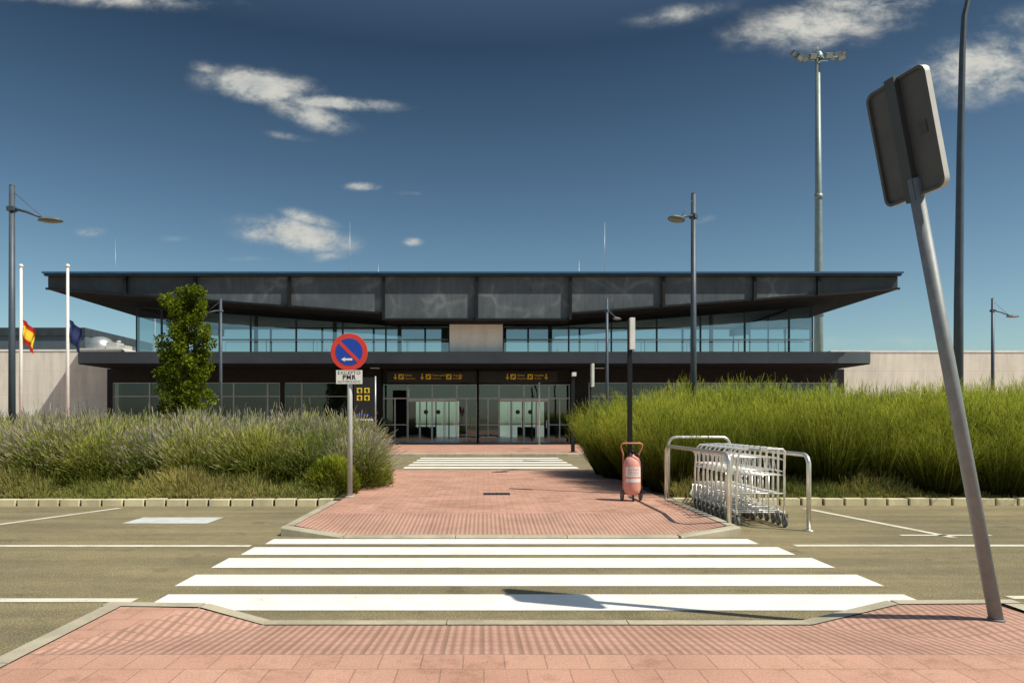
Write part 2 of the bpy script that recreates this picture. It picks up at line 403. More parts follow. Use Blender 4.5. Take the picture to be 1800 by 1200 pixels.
sheet('forecourt_pavement',[rect(-60,60,24.6,36.6)],0.10,'paver')
kerb('kerb',[(-60,24.6,.105),(60,24.6,.105)],0.15,side=-1)
kerb('kerb',[(-30,16.3,.105),(30,16.3,.105)],0.12)
mb=MB().box(-.0,.42,10.75,11.0,.101,.108)
for i in range(6): mb.box(.02+i*.068,.06+i*.068,10.77,10.98,.1085,.112,1)
g=mkobj('drain_cover',mb,['black','dark'],base=(.2,10.9,.1)); tag(g,'small dark iron drain cover set in brick path','drain cover')

# ---------------------------------------------------------------- terminal building
B=(-0.5,36,0.1)
T=root('terminal_building',B,'low modern airport terminal with wide dark wing-shaped roof and glazed front','building')
def bp(name,mb,mats,par=None,**k): return mkobj(name,mb,mats,par or T,base=B,**k)
XL,XR=-20.4,19.4; CL,CR=-4.67,4.05; ZT=8.10
GXL,GXR=gx(238,36),gx(1430,36)
def zbot(x):
    if x<CL: return 6.27+(7.42-6.27)*(CL-x)/(CL-XL)
    if x>CR: return 6.27+(7.42-6.27)*(x-CR)/(XR-CR)
    return 6.27
prof=[(XL,ZT),(XL,zbot(XL)),(CL,6.27),(CR,6.27),(XR,zbot(XR)),(XR,ZT)]
mb=MB().prism(prof,'y',32.0,36.2)
mb.prism([(CL,6.4),(CL,5.99),(CR,5.99),(CR,6.4)],'y',31.96,33.4)
mb.prism([(XL,ZT),(XL,zbot(XL)),(GXL-.06,zbot(GXL-.06)),(GXL-.06,ZT)],'y',36.203,48.5)
mb.prism([(XR,ZT),(XR,zbot(XR)),(GXR+.06,zbot(GXR+.06)),(GXR+.06,ZT)],'y',36.203,48.5)
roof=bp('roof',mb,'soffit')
ZC=7.75
bp('interior_ceiling',MB().box(GXL-.055,GXR+.055,36.205,48.5,ZC,ZT-.003),'inner',roof)
mb=MB().box(XL-.06,XR+.06,31.6,48.6,ZT+.003,ZT+.085)
bp('roof_trim',mb,'blue',roof)
ribs=[gx(p,31.9) for p in (222,345,510,675,838,1002,1165,1325,1437)]
edges=[XL]+ribs+[XR]
for a,b_ in zip(edges[:-1],edges[1:]):
    dark=(a<ribs[0]-.1) or (b_>XR-.1) or a==ribs[0]
    za,zb=zbot(a),zbot(b_)
    if a>=CL-.05 and b_<=CR+.05: za=zb=5.99
    za+=.08; zb+=.08
    m=MB().prism([(a+.05,ZT-.1),(a+.05,za),(b_-.05,zb),(b_-.05,ZT-.1)],'y',31.9,31.985 if za>6.1 else 31.955)
    bp('fascia_panel',m,'dark' if dark else 'fascia',roof)
for x in ribs:
    zb=5.97 if CL-.1<x<CR+.1 else zbot(x)-.03
    m=MB().box(x-.07,x+.07,31.72,31.76,zb,ZT-.005).box(x-.018,x+.018,31.763,31.898,zb,ZT-.005)
    bp('roof_rib',m,'black',roof)
m=MB()
for (a,b_,za,zb) in [(XL,CL,zbot(XL),6.27),(CL+.003,CR-.003,5.99,5.99),(CR,XR,6.27,zbot(XR))]:
    m.prism([(a,za-.03),(b_,zb-.03),(b_,zb+.06),(a,za+.06)],'y',31.78,31.897)
bp('fascia_flange',m,'black',roof)
m=MB().box(XL-.02,XR+.02,31.70,31.897,ZT-.09,ZT-.002); bp('fascia_top_rail',m,'dark',roof)
for px,top,D in ((203,420,40),(615,390,38),(665,462,38),(1018,458,38),(1063,390,38)):
    x=gx(px,D); bp('lightning_rod',MB().cyl((x,D,ZT),(x,D,gz(top,D)),.014,.008,6),'alu',roof)
CX0,CX1=gx(137,33),gx(1530,33); CZ0,CZ1=4.06,4.62
m=MB().prism([(CX0,CZ1),(CX0,CZ0),(CX1,CZ0),(CX1,CZ1)],'y',33,36.0)
can=bp('canopy',m,'canopy')
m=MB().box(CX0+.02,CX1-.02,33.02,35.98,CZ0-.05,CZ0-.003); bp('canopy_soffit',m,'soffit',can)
for px in (660,1053):
    x=gx(px,33.6); m=MB().box(x-.25,x+.25,33.3,33.6,CZ0-.2,CZ0-.055).box(x-.22,x+.22,33.33,33.57,CZ0-.215,CZ0-.203,1); bp('canopy_lamp',m,['black','signwhite'],can)
m=MB().box(GXL-1.5,GXR+1.5,36.003,47.6,4.05,4.55); bp('floor_slab',m,'inner')
m=MB().box(GXL-1.4,GXR+1.4,36.7,47.6,.0,.104); bp('ground_floor_slab',m,'floor')
mull=[238,283,385,440,520,602,678,790]; mull2=[884,1000,1075,1155,1232,1310,1388,1430]
def quadbars(x0,x1,zb,zt0,zt1,y,w=.05,d=.1):
    m=MB()
    m.box(x0,x0+w,y,y+d,zb,min(zt0,9)); m.box(x1-w,x1,y,y+d,zb,zt1)
    m.box(x0+w,x1-w,y,y+d,zb,zb+w)
    m.prism([(x0+w,zt0-w),(x1-w,zt1-w),(x1-w,zt1),(x0+w,zt0)],'y',y,y+d); return m
def window(x0,x1,zb,zt0,zt1,y,gm='glass',fm='dark',bars=(),w=.05):
    m=quadbars(x0,x1,zb,zt0,zt1,y,w)
    for z in bars: m.box(x0+w,x1-w,y+.02,y+.08,z,z+.04)
    f=bp('window',m,fm)
    g=MB().add([(x0+w,y+.05,zb+w),(x1-w,y+.05,zb+w),(x1-w,y+.05,zt1-w),(x0+w,y+.05,zt0-w)],[(0,1,2,3)])
    bp('pane',g,gm,f); return f
for L in (mull,mull2):
    for a,b_ in zip(L[:-1],L[1:]):
        x0,x1=gx(a,36),gx(b_,36); z0,z1=zbot(x0),zbot(x1)
        window(x0+.004,x1-.004,4.63,z0+.03,z1+.03,36.03,fm='polegrey',w=.035)
m=MB().box(gx(790,33.42)+.005,gx(884,33.42)-.005,33.42,36.0,4.63,6.262); bp('wall',m,'whitewall')
for x in (GXL,GXR):
    ys=[36.3,38.9,41.7,44.6,47.3]
    for a,b_ in zip(ys[:-1],ys[1:]):
        z=zbot(x)+.3
        f=MB().box(x-.04,x+.04,a,a+.07,4.63,z).box(x-.04,x+.04,a+.07,b_,4.63,4.7)
        fo=bp('window',f,'canopy'); bp('pane',MB().add([(x,a+.07,4.7),(x,b_,4.7),(x,b_,z),(x,a+.07,z)],[(0,1,2,3)]),'glassr',fo)
rx=np.linspace(GXL,GXR,11)
for a,b_ in zip(rx[:-1],rx[1:]):
    window(a+.003,b_-.003,4.56,ZC-.003,ZC-.003,47.4,gm='glassr',fm='canopy',w=.06)
m=MB()
y=35.6
for a,b_ in ((385,788),(886,1430)):
    m.cyl((gx(a,y),y,gz(597,y)),(gx(b_,y),y,gz(597,y)),.035,None,8)
    x=gx(a,y)
    while x<gx(b_,y): m.box(x-.012,x+.012,y+.04,y+.065,CZ1,gz(597,y)); x+=2.45
bp('railing',m,'whitep')
m=MB().box(-2.6,1.4,42,45,4.56,7.0)
for x in (-13,-8.5,-4.8,3.8,8.5,13): m.cyl((x,39,4.56),(x,39,ZC),.12,None,10)
bp('interior_partition',m,'inner')
YF=36.5
def fx(p): return gx(p,YF)
ztop=gz(672,YF)
m=MB().box(fx(188),fx(672),YF+.01,YF+.25,ztop,4.05).box(fx(1003),fx(1484),YF+.01,YF+.25,ztop,4.05)
m.box(fx(188),fx(197),YF+.01,YF+.25,.1,ztop-.002).box(fx(1475),fx(1484),YF+.01,YF+.25,.1,ztop-.002)
m.box(fx(612),fx(672),YF+.01,YF+.25,.1,ztop-.002).box(fx(1003),fx(1035),YF+.01,YF+.25,.1,ztop-.002)
m.box(fx(672)+.002,fx(1003)-.002,YF-.3,YF+.25,gz(673,YF),4.05)
m.box(fx(492),fx(500),YF+.0,YF+.25,.1,ztop-.002)
bp('facade_wall',m,'black')
for L in ([197,262,330,410,470,492],[500,530,612],[1035,1110,1185,1260,1335,1405,1475]):
    for a,b_ in zip(L[:-1],L[1:]):
        window(fx(a)+.004,fx(b_)-.004,.11,ztop-.01,ztop-.01,YF+.06,gm='glassg',fm='alu',bars=(gz(697,YF),1.1),w=.035)
m=MB().box(GXL-1.3,GXL-1.1,36.8,47.5,.1,4.04).box(GXR+1.1,GXR+1.3,36.8,47.5,.1,4.04)
m.box(GXL-1.09,-6.2,42,42.2,.1,4.04).box(5.6,GXR+1.09,42,42.2,.1,4.04).box(-6.4,-6.2,42.21,47.5,.1,4.04).box(5.6,5.8,42.21,47.5,.1,4.04)
bp('interior_wall',m,'innerdark')
m=MB()
for (a,b_,c,d) in ((-6.19,-4.7,.1,4.04),(-4.697,-1.7,2.65,4.04),(-1.697,1.1,.1,4.04),(1.103,4.2,2.65,4.04),(4.203,5.59,.1,4.04)): m.box(a,b_,47.3,47.45,c,d)
for x in (-3.95,-3.3,-2.4,1.9,2.7,3.35): m.box(x-.04,x+.04,47.32,47.40,.1,2.649)
m.box(-4.69,-1.7,47.33,47.39,1.0,1.06).box(1.11,4.19,47.33,47.39,1.0,1.06)
m.box(-5,-3.2,45,45.6,.105,.9).box(2.2,3.4,44,44.6,.105,.9)
m.box(-1.2,.2,40.5,40.7,.105,2.1)
bp('rear_hall_wall',m,'innerdark')
m=MB().box(-.75,-.25,40.47,40.497,.9,1.5).box(-1.1,-.85,40.47,40.497,1.0,1.6)
bp('notice_board',m,'yellow')
zt=gz(675,YF)-.01; zd=gz(700,YF)
L=[672,716,760,803,838,877,921,965,1003]
for a,b_ in zip(L[:-1],L[1:]): window(fx(a)+.003,fx(b_)-.003,zd+.005,zt,zt,YF+.04,gm='glasse',fm='alu',w=.035)
for a,b_ in ((672,694),(694,716),(803,820),(820,838),(838,858),(858,877),(965,984),(984,1003)):
    window(fx(a)+.003,fx(b_)-.003,.12,zd,zd,YF+.04,gm='glasse',fm='doorframe',bars=(1.05,),w=.028)
def leaf(x0,x1,y):
    f=bp('sliding_door',quadbars(x0,x1,.12,zd-.13,zd-.13,y,.045,.05),'doorframe')
    bp('pane',MB().add([(x0+.045,y+.025,.165),(x1-.045,y+.025,.165),(x1-.045,y+.025,zd-.175),(x0+.045,y+.025,zd-.175)],[(0,1,2,3)]),'glassd',f)
    bp('handle',MB().box(x1-.13,x1-.10,y-.04,y-.01,.9,1.3),'chrome',f)
    return f
for (a,b_) in ((716,803),(877,965)):
    xs=np.linspace(fx(a)+.01,fx(b_)-.01,5)
    for i in range(4):
        f=leaf(xs[i]+.004,xs[i+1]-.004,YF-.02 if i in (1,2) else YF+.06)
        if i in (1,2):
            cx=(xs[i]+xs[i+1])/2; mm=MB().prism([(cx+.12*math.cos(t),1.75+.12*math.sin(t)) for t in np.linspace(0,2*math.pi,17)[:-1]],'y',YF-.012,YF-.004)
            bp('door_sticker',mm,'ink',f)
    bp('door_header',MB().box(xs[0],xs[-1],YF-.06,YF+.12,zd-.12,zd-.004),'doorframe')
for px in (672,840,1003):
    x=gx(px,36); bp('column',MB().cyl((x,35.9,.1),(x,35.9,4.0),.055,None,14),'black')
ys=36.05; sz=lambda p: gz(p,ys); sx=lambda p: gx(p,ys)
sb=bp('direction_sign',MB().box(sx(680),sx(980),ys,ys+.12,sz(672),sz(652)),'ink')
def arrow_down(px):
    x=sx(px); z=sz(662); h=.16
    return MB().add([(x-.025,ys-.006,z+h),(x+.025,ys-.006,z+h),(x+.025,ys-.006,z-.03),(x-.025,ys-.006,z-.03)],[(0,1,2,3)]).add([(x-.1,ys-.006,z-.02),(x+.1,ys-.006,z-.02),(x,ys-.006,z-h)],[(0,1,2)])
parts=[]
for px in (695,742,809,892,960): parts.append(arrow_down(px))
for px in (705,753,789,902,932):
    x=sx(px); z=sz(662); parts.append(MB().box(x-.14,x+.14,ys-.007,ys-.003,z-.14,z+.14))
for px,t1,t2 in ((710,'Salidas','Departures'),(759,'Facturación','Check-in'),(795,'Llegadas','Arrivals'),(908,'Salidas','Departures'),(938,'Llegadas','Arrivals')):
    parts.append(text_mb(t1,.15,(sx(px)+.04,ys-.006,sz(662)+.08),0,'LEFT')); parts.append(text_mb(t2,.12,(sx(px)+.04,ys-.006,sz(662)-.09),0,'LEFT'))
bp('lettering',merge(*parts),'yellow',sb,fix=False)
for px in (705,753,789,902,932):
    x=sx(px); z=sz(662)
    q=MB().add([(x-.10,ys-.010,z-.09),(x-.05,ys-.010,z-.11),(x+.11,ys-.010,z+.07),(x+.06,ys-.010,z+.1)],[(0,1,2,3)])
    q.add([(x-.08,ys-.0105,z+.03),(x-.04,ys-.0105,z+.07),(x+.07,ys-.0105,z-.05),(x+.03,ys-.0105,z-.07)],[(0,1,2,3)])
    bp('pictogram',q,'ink',sb,fix=False)

w=mkobj('boundary_wall',MB().box(-46,fx(188)-.02,38,38.3,0,gz(617,38)).box(-46,fx(188)-.02,37.97,38.33,gz(617,38)+.002,gz(617,38)+.09,1),['wallpanel','whitewall'],base=(-30,38,0)); tag(w,'pale concrete panel wall beside the terminal','wall','walls flanking the terminal')
w=mkobj('boundary_wall',MB().box(fx(1484)+.02,46,38,38.3,0,gz(619,38)).box(fx(1484)+.02,46,37.97,38.33,gz(619,38)+.002,gz(619,38)+.09,1),['wallpanel','whitewall'],base=(30,38,0)); tag(w,'pale concrete panel wall beside the terminal','wall','walls flanking the terminal')
D=60
R=root('hangar_building',(gx(60,D),D,0),'dark low flat-roofed building behind the concrete wall','building')
bb=R.location
mkobj('wall',MB().box(gx(-120,D),gx(150,D),D,D+12,0,gz(590,D)),'canopy',R,base=bb)
mkobj('roof_parapet',MB().box(gx(-122,D),gx(151,D),D-.15,D+12.1,gz(590,D)+.003,gz(576,D)),'dark',R,base=bb)
D=50
R=root('plant_equipment',(gx(165,D),D,0),'grey domed rooftop ventilation units beside low service block','ventilation unit'); bb=R.location
mkobj('service_block',MB().box(gx(138,D),gx(216,D),D,D+4,0,gz(612,D)),'wallpanel',R,base=bb)
m=MB().lathe([(1.0,0),(1.0,.25),(.9,.6),(.6,.9),(.25,1.02),(.01,1.05)],18,(gx(157,D),D+1.5,gz(612,D)+.003)); mkobj('dome',m,'alu',R,base=bb)
m=MB().box(gx(180,D),gx(199,D),D+.5,D+1.5,gz(612,D)+.003,gz(600,D)).box(gx(203,D),gx(214,D),D+.5,D+1.5,gz(612,D)+.003,gz(605,D)).cyl((gx(196,D),D+1,gz(600,D)),(gx(196,D),D+1,gz(596,D)),.15,None,10)
mkobj('air_unit',m,'plastic',R,base=bb)

# ---------------------------------------------------------------- street lamps
def make_lamp(loc,rz,H=6.0):
    R=root('street_lamp',(0,0,0),'blue-grey street lamp with cable-stayed arm and flat oval head','street lamp','street lamps around the terminal')
    mkobj('pole',MB().cyl((0,0,-.05),(0,0,H),.070,.052,14).cyl((0,0,-.02),(0,0,.03),.16,.16,14).cyl((0,0,H),(0,0,H+.02),.055,.04,14),'polegrey',R)
    m=MB().tube([(0.02,0,H-.46),(.3,0,H-.53),(.60,0,H-.64)],[.03,.026,.024],8).box(-.072,.072,-.068,.068,H-.52,H-.43)
    arm=mkobj('arm',m,'polegrey',R)
    mkobj('stay_cable',MB().cyl((.03,0,H-.12),(.60,0,H-.62),.006,None,6),'polegrey',arm)
    m=MB().lathe([(.03,.06),(.10,.055),(.17,.032),(.215,.0),(.22,-.012),(.205,-.024)],20,(.79,0,H-.70),0,1.15,.68).cyl((.58,0,H-.64),(.70,0,H-.67),.032,.04,8)
    h=mkobj('lamp_head',m,'lamp',R)
    mkobj('lens',MB().lathe([(.20,-.020),(.16,-.038),(.09,-.048),(.01,-.052)],20,(.79,0,H-.70),0,1.15,.68),'lens',h)
    R.location=loc; R.rotation_euler=(0,0,rz); return R
L0=make_lamp((gx(21,14),14,.08),0)
dup(L0,(gx(1219,14.5),14.5,.08),math.radians(228))
dup(L0,(gx(388,27),27,.1),math.radians(225))
dup(L0,(gx(1067,27),27,.1),math.radians(50))
dup(L0,(gx(1745,27),27,.1),0)
D=22; x0=gx(1684,D)
R=root('tall_street_lamp',(x0,D,.1),'very tall slender grey lamp post with curved top','street lamp')
pts=[(0,0,0),(.02,0,5),(.08,0,10),(.14,0,13),(.2,0,14.2),(.42,0,15.1),(.9,0,15.6),(1.6,0,15.8)]
mkobj('pole',MB().tube(pts,[.15,.13,.105,.09,.08,.07,.06,.055],12),'polegrey',R)
mkobj('lamp_head',MB().lathe([(.03,.12),(.2,.1),(.36,.02),(.34,-.05),(.01,-.09)],16,(1.95,0,15.8),0,1.2,.6),'lamp',R)
D=70; x0=gx(1439,D)
R=root('floodlight_mast',(x0,D,0),'tall tapering steel floodlight mast with crossbar of lamps on top','floodlight mast')
H=gz(92,D); mkobj('pole',MB().tube([(0,0,0),(0,0,12),(-.02,0,24),(-.1,0,H)],[.50,.42,.34,.22],14),'mast',R)
for z in (12,24): mkobj('joint_collar',MB().cyl((0,0,z),(0,0,z+.5),.47 if z==12 else .40,None,14),'mast',R)
m=MB().cyl((-2.6,0,H-.6),(2.5,0,H-.6),.06,None,8).cyl((-2.3,-.5,H-.75),(2.3,-.5,H-.75),.05,None,8).cyl((-1.2,.6,H-.6),(1.2,.6,H-.6),.05,None,8)
m.cyl((0,-.6,H-.65),(0,.7,H-.6),.06,None,6).cyl((-.1,0,H-.1),(-.1,0,H+.6),.05,.03,6)
for xx in (-1.9,-.6,.7,1.8): m.cyl((xx,0,H-.6),(xx,0,H+.45),.025,None,5)
m.lathe([(.42,-.7),(.42,-.3),(.25,0)],12,(0,0,H))
mkobj('lamp_crossbar',m,'mast',R)
for (xx,yy,zz,ro) in ((-2.5,0,-.35,25),(-1.9,-.1,-.6,10),(-1.3,0,-.75,-15),(-.8,-.5,-.8,0),(-2.2,-.5,-.95,20),(.8,-.5,-.7,0),(1.35,0,-.6,15),(1.9,-.1,-.45,-10),(2.45,0,-.3,-25),(2.1,-.5,-.9,-15)):
    q=MB().box(-.36,.36,-.14,.14,-.24,.24).box(-.31,.31,-.17,-.143,-.2,.2,1).box(-.05,.05,.143,.4,-.05,.05)
    q.xf(Matrix.Translation((xx,yy,H+zz+.1))@Matrix.Rotation(math.radians(ro*1.5),4,'Z')@Matrix.Rotation(math.radians(ro),4,'Y')@Matrix.Rotation(math.radians(40),4,'X'))
    mkobj('floodlight',q,['lamp','plastic'],R)

# ---------------------------------------------------------------- flags
def flagpole(px,kind,D=30):
    x=gx(px,D); b_=(x,D,.1); top=gz(470,D)
    R=root('flagpole',b_,'white flagpole with drooping '+('red and yellow striped flag' if kind else 'dark navy flag'),'flagpole','flagpoles beside the terminal')
    mkobj('pole',MB().cyl((x,D,.1),(x,D,top),.085,.055,12).lathe([(.0,.16),(.07,.13),(.1,.06),(.07,0),(.0,-.02)],12,(x,D,top)),'whitep',R,base=b_)
    nu,nv=14,16; Hh=.95; z0=gz(566,D)
    mb=MB(); vs=[]
    for j in range(nv+1):
        for i in range(nu+1):
            u,v=i/nu,j/nv
            xx=.07+.62*u*(1-.25*v); zz=z0+.1-v*Hh-.55*u**1.3
            yy=.10*math.sin(u*11+v*2.0)*u+.03*math.sin(v*7)
            vs.append((x+xx+.03*math.sin(u*9+3*v),D+yy,zz))
    for j in range(nv):
        for i in range(nu):
            k=j*(nu+1)+i; v=(j+.5)/nv
            mb.add([vs[k],vs[k+1],vs[k+nu+2],vs[k+nu+1]],[(0,1,2,3)],(1 if (.25<v<.75) else 0) if kind else 0,True)
    mkobj('flag',mb,['flagred','flagyel'] if kind else ['flagnavy'],R,base=b_)
flagpole(37,1); flagpole(119,0)

# ---------------------------------------------------------------- no parking sign
D=10.5; x=gx(615,D)
R=root('no_parking_sign',(x,D,.1),'round blue and red no-parking sign with white plate on grey pole','road sign'); b_=R.location.copy()
mkobj('post',MB().cyl((x,D,.05),(x,D,2.58),.040,None,14).cyl((x,D,.10),(x,D,.115),.07,None,14),'postgrey',R,base=b_)
cz=gz(619,D); rr=.283; yf=D-.06
circ=lambda r,n=48,c=(0,0):[(x+c[0]+r*math.cos(t),cz+c[1]+r*math.sin(t)) for t in np.linspace(0,2*math.pi,n+1)[:-1]]
disc=mkobj('sign_disc',MB().prism(circ(rr),'y',yf,yf+.02),'signred',R,base=b_,bev=.003)
mkobj('blue_field',MB().prism(circ(.208),'y',yf-.0035,yf-.001),'signblue',disc,base=b_)
a=math.radians(-45); dx,dz=math.cos(a),math.sin(a); nx_,nz_=-dz,dx; h=.205; ww=.026
mkobj('red_bar',MB().prism([(x-dx*h-nx_*ww,cz-dz*h-nz_*ww),(x+dx*h-nx_*ww,cz+dz*h-nz_*ww),(x+dx*h+nx_*ww,cz+dz*h+nz_*ww),(x-dx*h+nx_*ww,cz-dz*h+nz_*ww)],'y',yf-.006,yf-.0037),'signred',disc,base=b_)
az=cz-.115
m=MB().prism([(x-.12,az),(x-.065,az+.035),(x-.065,az+.016),(x+.05,az+.016),(x+.05,az-.016),(x-.065,az-.016),(x-.065,az-.035)],'y',yf-.0085,yf-.0063)
mkobj('arrow',m,'signwhite',disc,base=b_)
pz=gz(663,D)
pl=mkobj('supplementary_plate',MB().box(x-.2,x+.2,yf,yf+.015,pz-.105,pz+.105),'signwhite',R,base=b_,bev=.003)
t=merge(text_mb('EXCEPTO',.075,(x,yf-.003,pz+.065),0,'CENTER',1.1),text_mb('PMR',.095,(x,yf-.003,pz-.005),0,'CENTER',1.2,off=.003),text_mb('AUTORIZADO',.05,(x,yf-.003,pz-.07),0,'CENTER',1.1))
mkobj('lettering',t,'ink',pl,base=b_,fix=False)
for zc in (cz+.1,cz-.1,pz): mkobj('clamp',MB().box(x-.05,x+.05,D-.039,D+.048,zc-.015,zc+.015),'steel',R,base=b_)

# ---------------------------------------------------------------- leaning sign seen from behind
base=Vector((2.99,3.98,.1)); top=Vector((2.40,3.90,2.95))
ax=(top-base).normalized(); top=base+ax*3.08
R=root('leaning_road_sign',base,'leaning galvanised post with rectangular road sign seen from behind','road sign'); b_=base
mkobj('post',MB().cyl(base-ax*.05,base+ax*2.60,.037,.037,20),'postg',R,base=b_)
mkobj('base_plate',MB().cyl(base+Vector((0,0,.002)),base+Vector((0,0,.012)),.045,.045,16),'postg',R,base=b_)
phi=math.radians(-75)
U=Vector((math.cos(phi),math.sin(phi),0)); U=(U-ax*U.dot(ax)).normalized(); Nn=ax.cross(U)
vc=Vector((-1,-.3,0))
if Nn.dot(vc)<0: Nn=-Nn
cc=base+ax*2.83+Vector((-.025,0,0))
Mt=Matrix((( U.x,ax.x,Nn.x,0),(U.y,ax.y,Nn.y,0),(U.z,ax.z,Nn.z,0),(0,0,0,1)))
Mt=Matrix.Translation(cc-Nn*.03)@Mt
def rrect(w,h,r,n=6):
    p=[]
    for (cx,cy,a0) in ((w/2-r,h/2-r,0),(-w/2+r,h/2-r,90),(-w/2+r,-h/2+r,180),(w/2-r,-h/2+r,270)):
        for i in range(n+1):
            t=math.radians(a0+90*i/n); p.append((cx+r*math.cos(t),cy+r*math.sin(t)))
    return p
W_,H_=.40,.68
o1=rrect(W_,H_,.05); o2=rrect(W_-.03,H_-.03,.04); n=len(o1)
m=MB()
vs=[(p[0],p[1],-.018) for p in o1]+[(p[0],p[1],.018) for p in o1]+[(p[0],p[1],.018) for p in o2]+[(p[0],p[1],.0) for p in o2]
fs=[];f2=[]
for i in range(n):
    j=(i+1)%n
    fs+=[(i,j,n+j,n+i)]; f2+=[(n+i,n+j,2*n+j,2*n+i),(2*n+i,2*n+j,3*n+j,3*n+i)]
m.add(vs,fs,1); m.add(vs,f2,0); m.add([vs[3*n+i] for i in range(n)],[tuple(range(n))],0); m.add(vs[:n],[tuple(range(n))],2)
m.xf(Mt); pnl=mkobj('sign_panel',m,['signback','rim','signwhite'],R,base=b_)
m=MB().box(-.04,.025,-H_/2-.02,H_/2+.01,.001,.04).box(.09,.14,-.02,.05,.001,.004)
m.xf(Mt); mkobj('mounting_bracket',m,'dark',pnl,base=b_)

# ---------------------------------------------------------------- slim sign posts
def slim(px,D,topy,w,plate,depth=.3):
    x=gx(px,D); b_=(x,D,.1); zt_=gz(topy,D)
    R=root('slim_sign_post',b_,'slim black post with a narrow white sign blade on top','sign post','slim sign posts on the walkway')
    mkobj('post',MB().box(x-w/2,x+w/2,D-w/2,D+w/2,.08,zt_-.02).box(x-w,x+w,D-w,D+w,.08,.12),'black',R,base=b_,bev=.004)
    mkobj('sign_blade',MB().box(x+plate[0],x+plate[1],D-depth,D+.0-w/2-.002,zt_-plate[2],zt_),'whitep',R,base=b_,bev=.004)
slim(1107,10.9,560,.068,(-.02,.06,.5),.12); slim(1007,25.6,655,.13,(-.06,.09,.14)); slim(1038,21,640,.05,(0.0,.07,.7))
x=gx(948,34); pw=mkobj('white_post',MB().cyl((x,34,.1),(x,34,gz(672,34)),.045,None,12).cyl((x,34,.1),(x,34,.12),.1,None,12),'whitep',base=(x,34,.1)); tag(pw,'slender white post in front of entrance doors','post')

D=30; x0,x1=gx(623,D),gx(657,D); z0,z1=.1,gz(663,D)
R=root('information_totem',((x0+x1)/2,D,.1),'dark information totem with yellow pictograms and blue symbol row','sign'); b_=R.location
tt=mkobj('panel',MB().box(x0,x1,D,D+.12,.5,z1),'ink',R,base=b_)
mkobj('leg',MB().cyl((x0+.02,D+.06,.1),(x0+.02,D+.06,z1+.05),.04,None,10),'alu',R,base=b_)
mkobj('leg',MB().cyl((x1+.06,D+.06,.1),(x1+.06,D+.06,z1+.05),.04,None,10),'alu',R,base=b_)
for cx in (632,645):
    for cy in (686,699):
        X,Z=gx(cx,D),gz(cy,D)
        m=MB().box(X-.115,X+.115,D-.006,D-.002,Z-.115,Z+.115)
        m.prism([(X+.07*math.cos(t),Z+.055*math.sin(t)+.02) for t in np.linspace(0,6.28,10)[:-1]],'y',D-.010,D-.0065,1); m.box(X-.03,X+.06,D-.0105,D-.0066,Z-.09,Z-.03,1)
        mkobj('pictogram',m,['yellow','ink'],tt,base=b_)
for cx in (629,635,641,647):
    X,Z=gx(cx,D),gz(729,D); mkobj('blue_symbol',MB().box(X-.045,X+.045,D-.006,D-.002,Z-.045,Z+.045),'signblue',tt,base=b_)
mkobj('white_strip',MB().box(x0+.03,x1-.03,D-.006,D-.002,gz(739,D),gz(736,D)),'signwhite',tt,base=b_)

# ---------------------------------------------------------------- wheeled fire extinguisher
x,y=gx(1111,9.95),9.95
R=root('wheeled_fire_extinguisher',(x,y,.1),'sun-faded red wheeled fire extinguisher standing on the brick path','fire extinguisher'); b_=R.location
Rt=Matrix.Translation((x,y,.1))
cylm=MB().lathe([(.0,.08),(.07,.085),(.110,.12),(.124,.18),(.124,.52),(.113,.585),(.082,.63),(.045,.655),(.03,.66),(.03,.70),(.0,.70)],26).xf(Rt)
mkobj('cylinder',cylm,'ext',R,base=b_)
mkobj('valve',MB().cyl((0,0,.70),(0,0,.74),.03,None,12).cyl((-.06,-.01,.725),(.06,-.01,.725),.013,None,8).cyl((.0,-.06,.70),(0,0,.70),.022,None,10).xf(Rt),'black',R,base=b_)
lab=MB(); nn=14
for i in range(nn):
    a0=math.radians(-90-58+116*i/nn); a1=math.radians(-90-58+116*(i+1)/nn); r=.1255
    for (za,zb) in ((.28,.33),(.36,.50)):
        lab.add([(r*math.cos(a0),r*math.sin(a0),za),(r*math.cos(a1),r*math.sin(a1),za),(r*math.cos(a1),r*math.sin(a1),zb),(r*math.cos(a0),r*math.sin(a0),zb)],[(0,1,2,3)])
cl=mkobj('label_sticker',lab.xf(Rt),'signwhite',R,base=b_)
q=MB()
for k_ in range(5):
    z=.385+k_*.022; xx=-.085
    while xx<.08:
        w_=random.uniform(.012,.035); 
        q.add([(.1270*math.sin(v/.127),-.1270*math.cos(v/.127),zz) for v,zz in ((xx,z),(xx+w_,z),(xx+w_,z+.008),(xx,z+.008))],[(0,1,2,3)]); xx+=w_+.012
mkobj('printed_lines',q.xf(Rt),'signred',cl,base=b_,fix=False)
m=MB()
pts=[(-.12,.05,.12),(-.11,.08,.5),(-.115,.07,.68),(-.155,.03,.78),(-.15,.0,.825),(-.12,-.01,.84),(.12,-.01,.84),(.15,.0,.825),(.155,.03,.78),(.115,.07,.68),(.11,.08,.5),(.12,.05,.12)]
m.tube(pts,.011,8); m.cyl((-.12,.06,.45),(.12,.06,.45),.01,None,6); m.box(-.13,.13,.03,.07,.09,.115)
mkobj('handle_frame',m.xf(Rt),'extframe',R,base=b_)
mkobj('hose',MB().tube([(0,-.06,.70),(.06,-.10,.68),(.12,-.08,.6),(.14,-.03,.4),(.135,0,.22)],.010,8).cyl((.135,0,.22),(.135,0,.12),.015,.02,8).xf(Rt),'black',R,base=b_)
for s_ in (-1,1):
    wq=MB().torus((s_*.135,.05,.075),.052,.022,'x',20,8).cyl((s_*.135-.015,.05,.075),(s_*.135+.015,.05,.075),.045,None,14,1); mkobj('wheel',wq.xf(Rt),['rubber','ext'],R,base=b_)
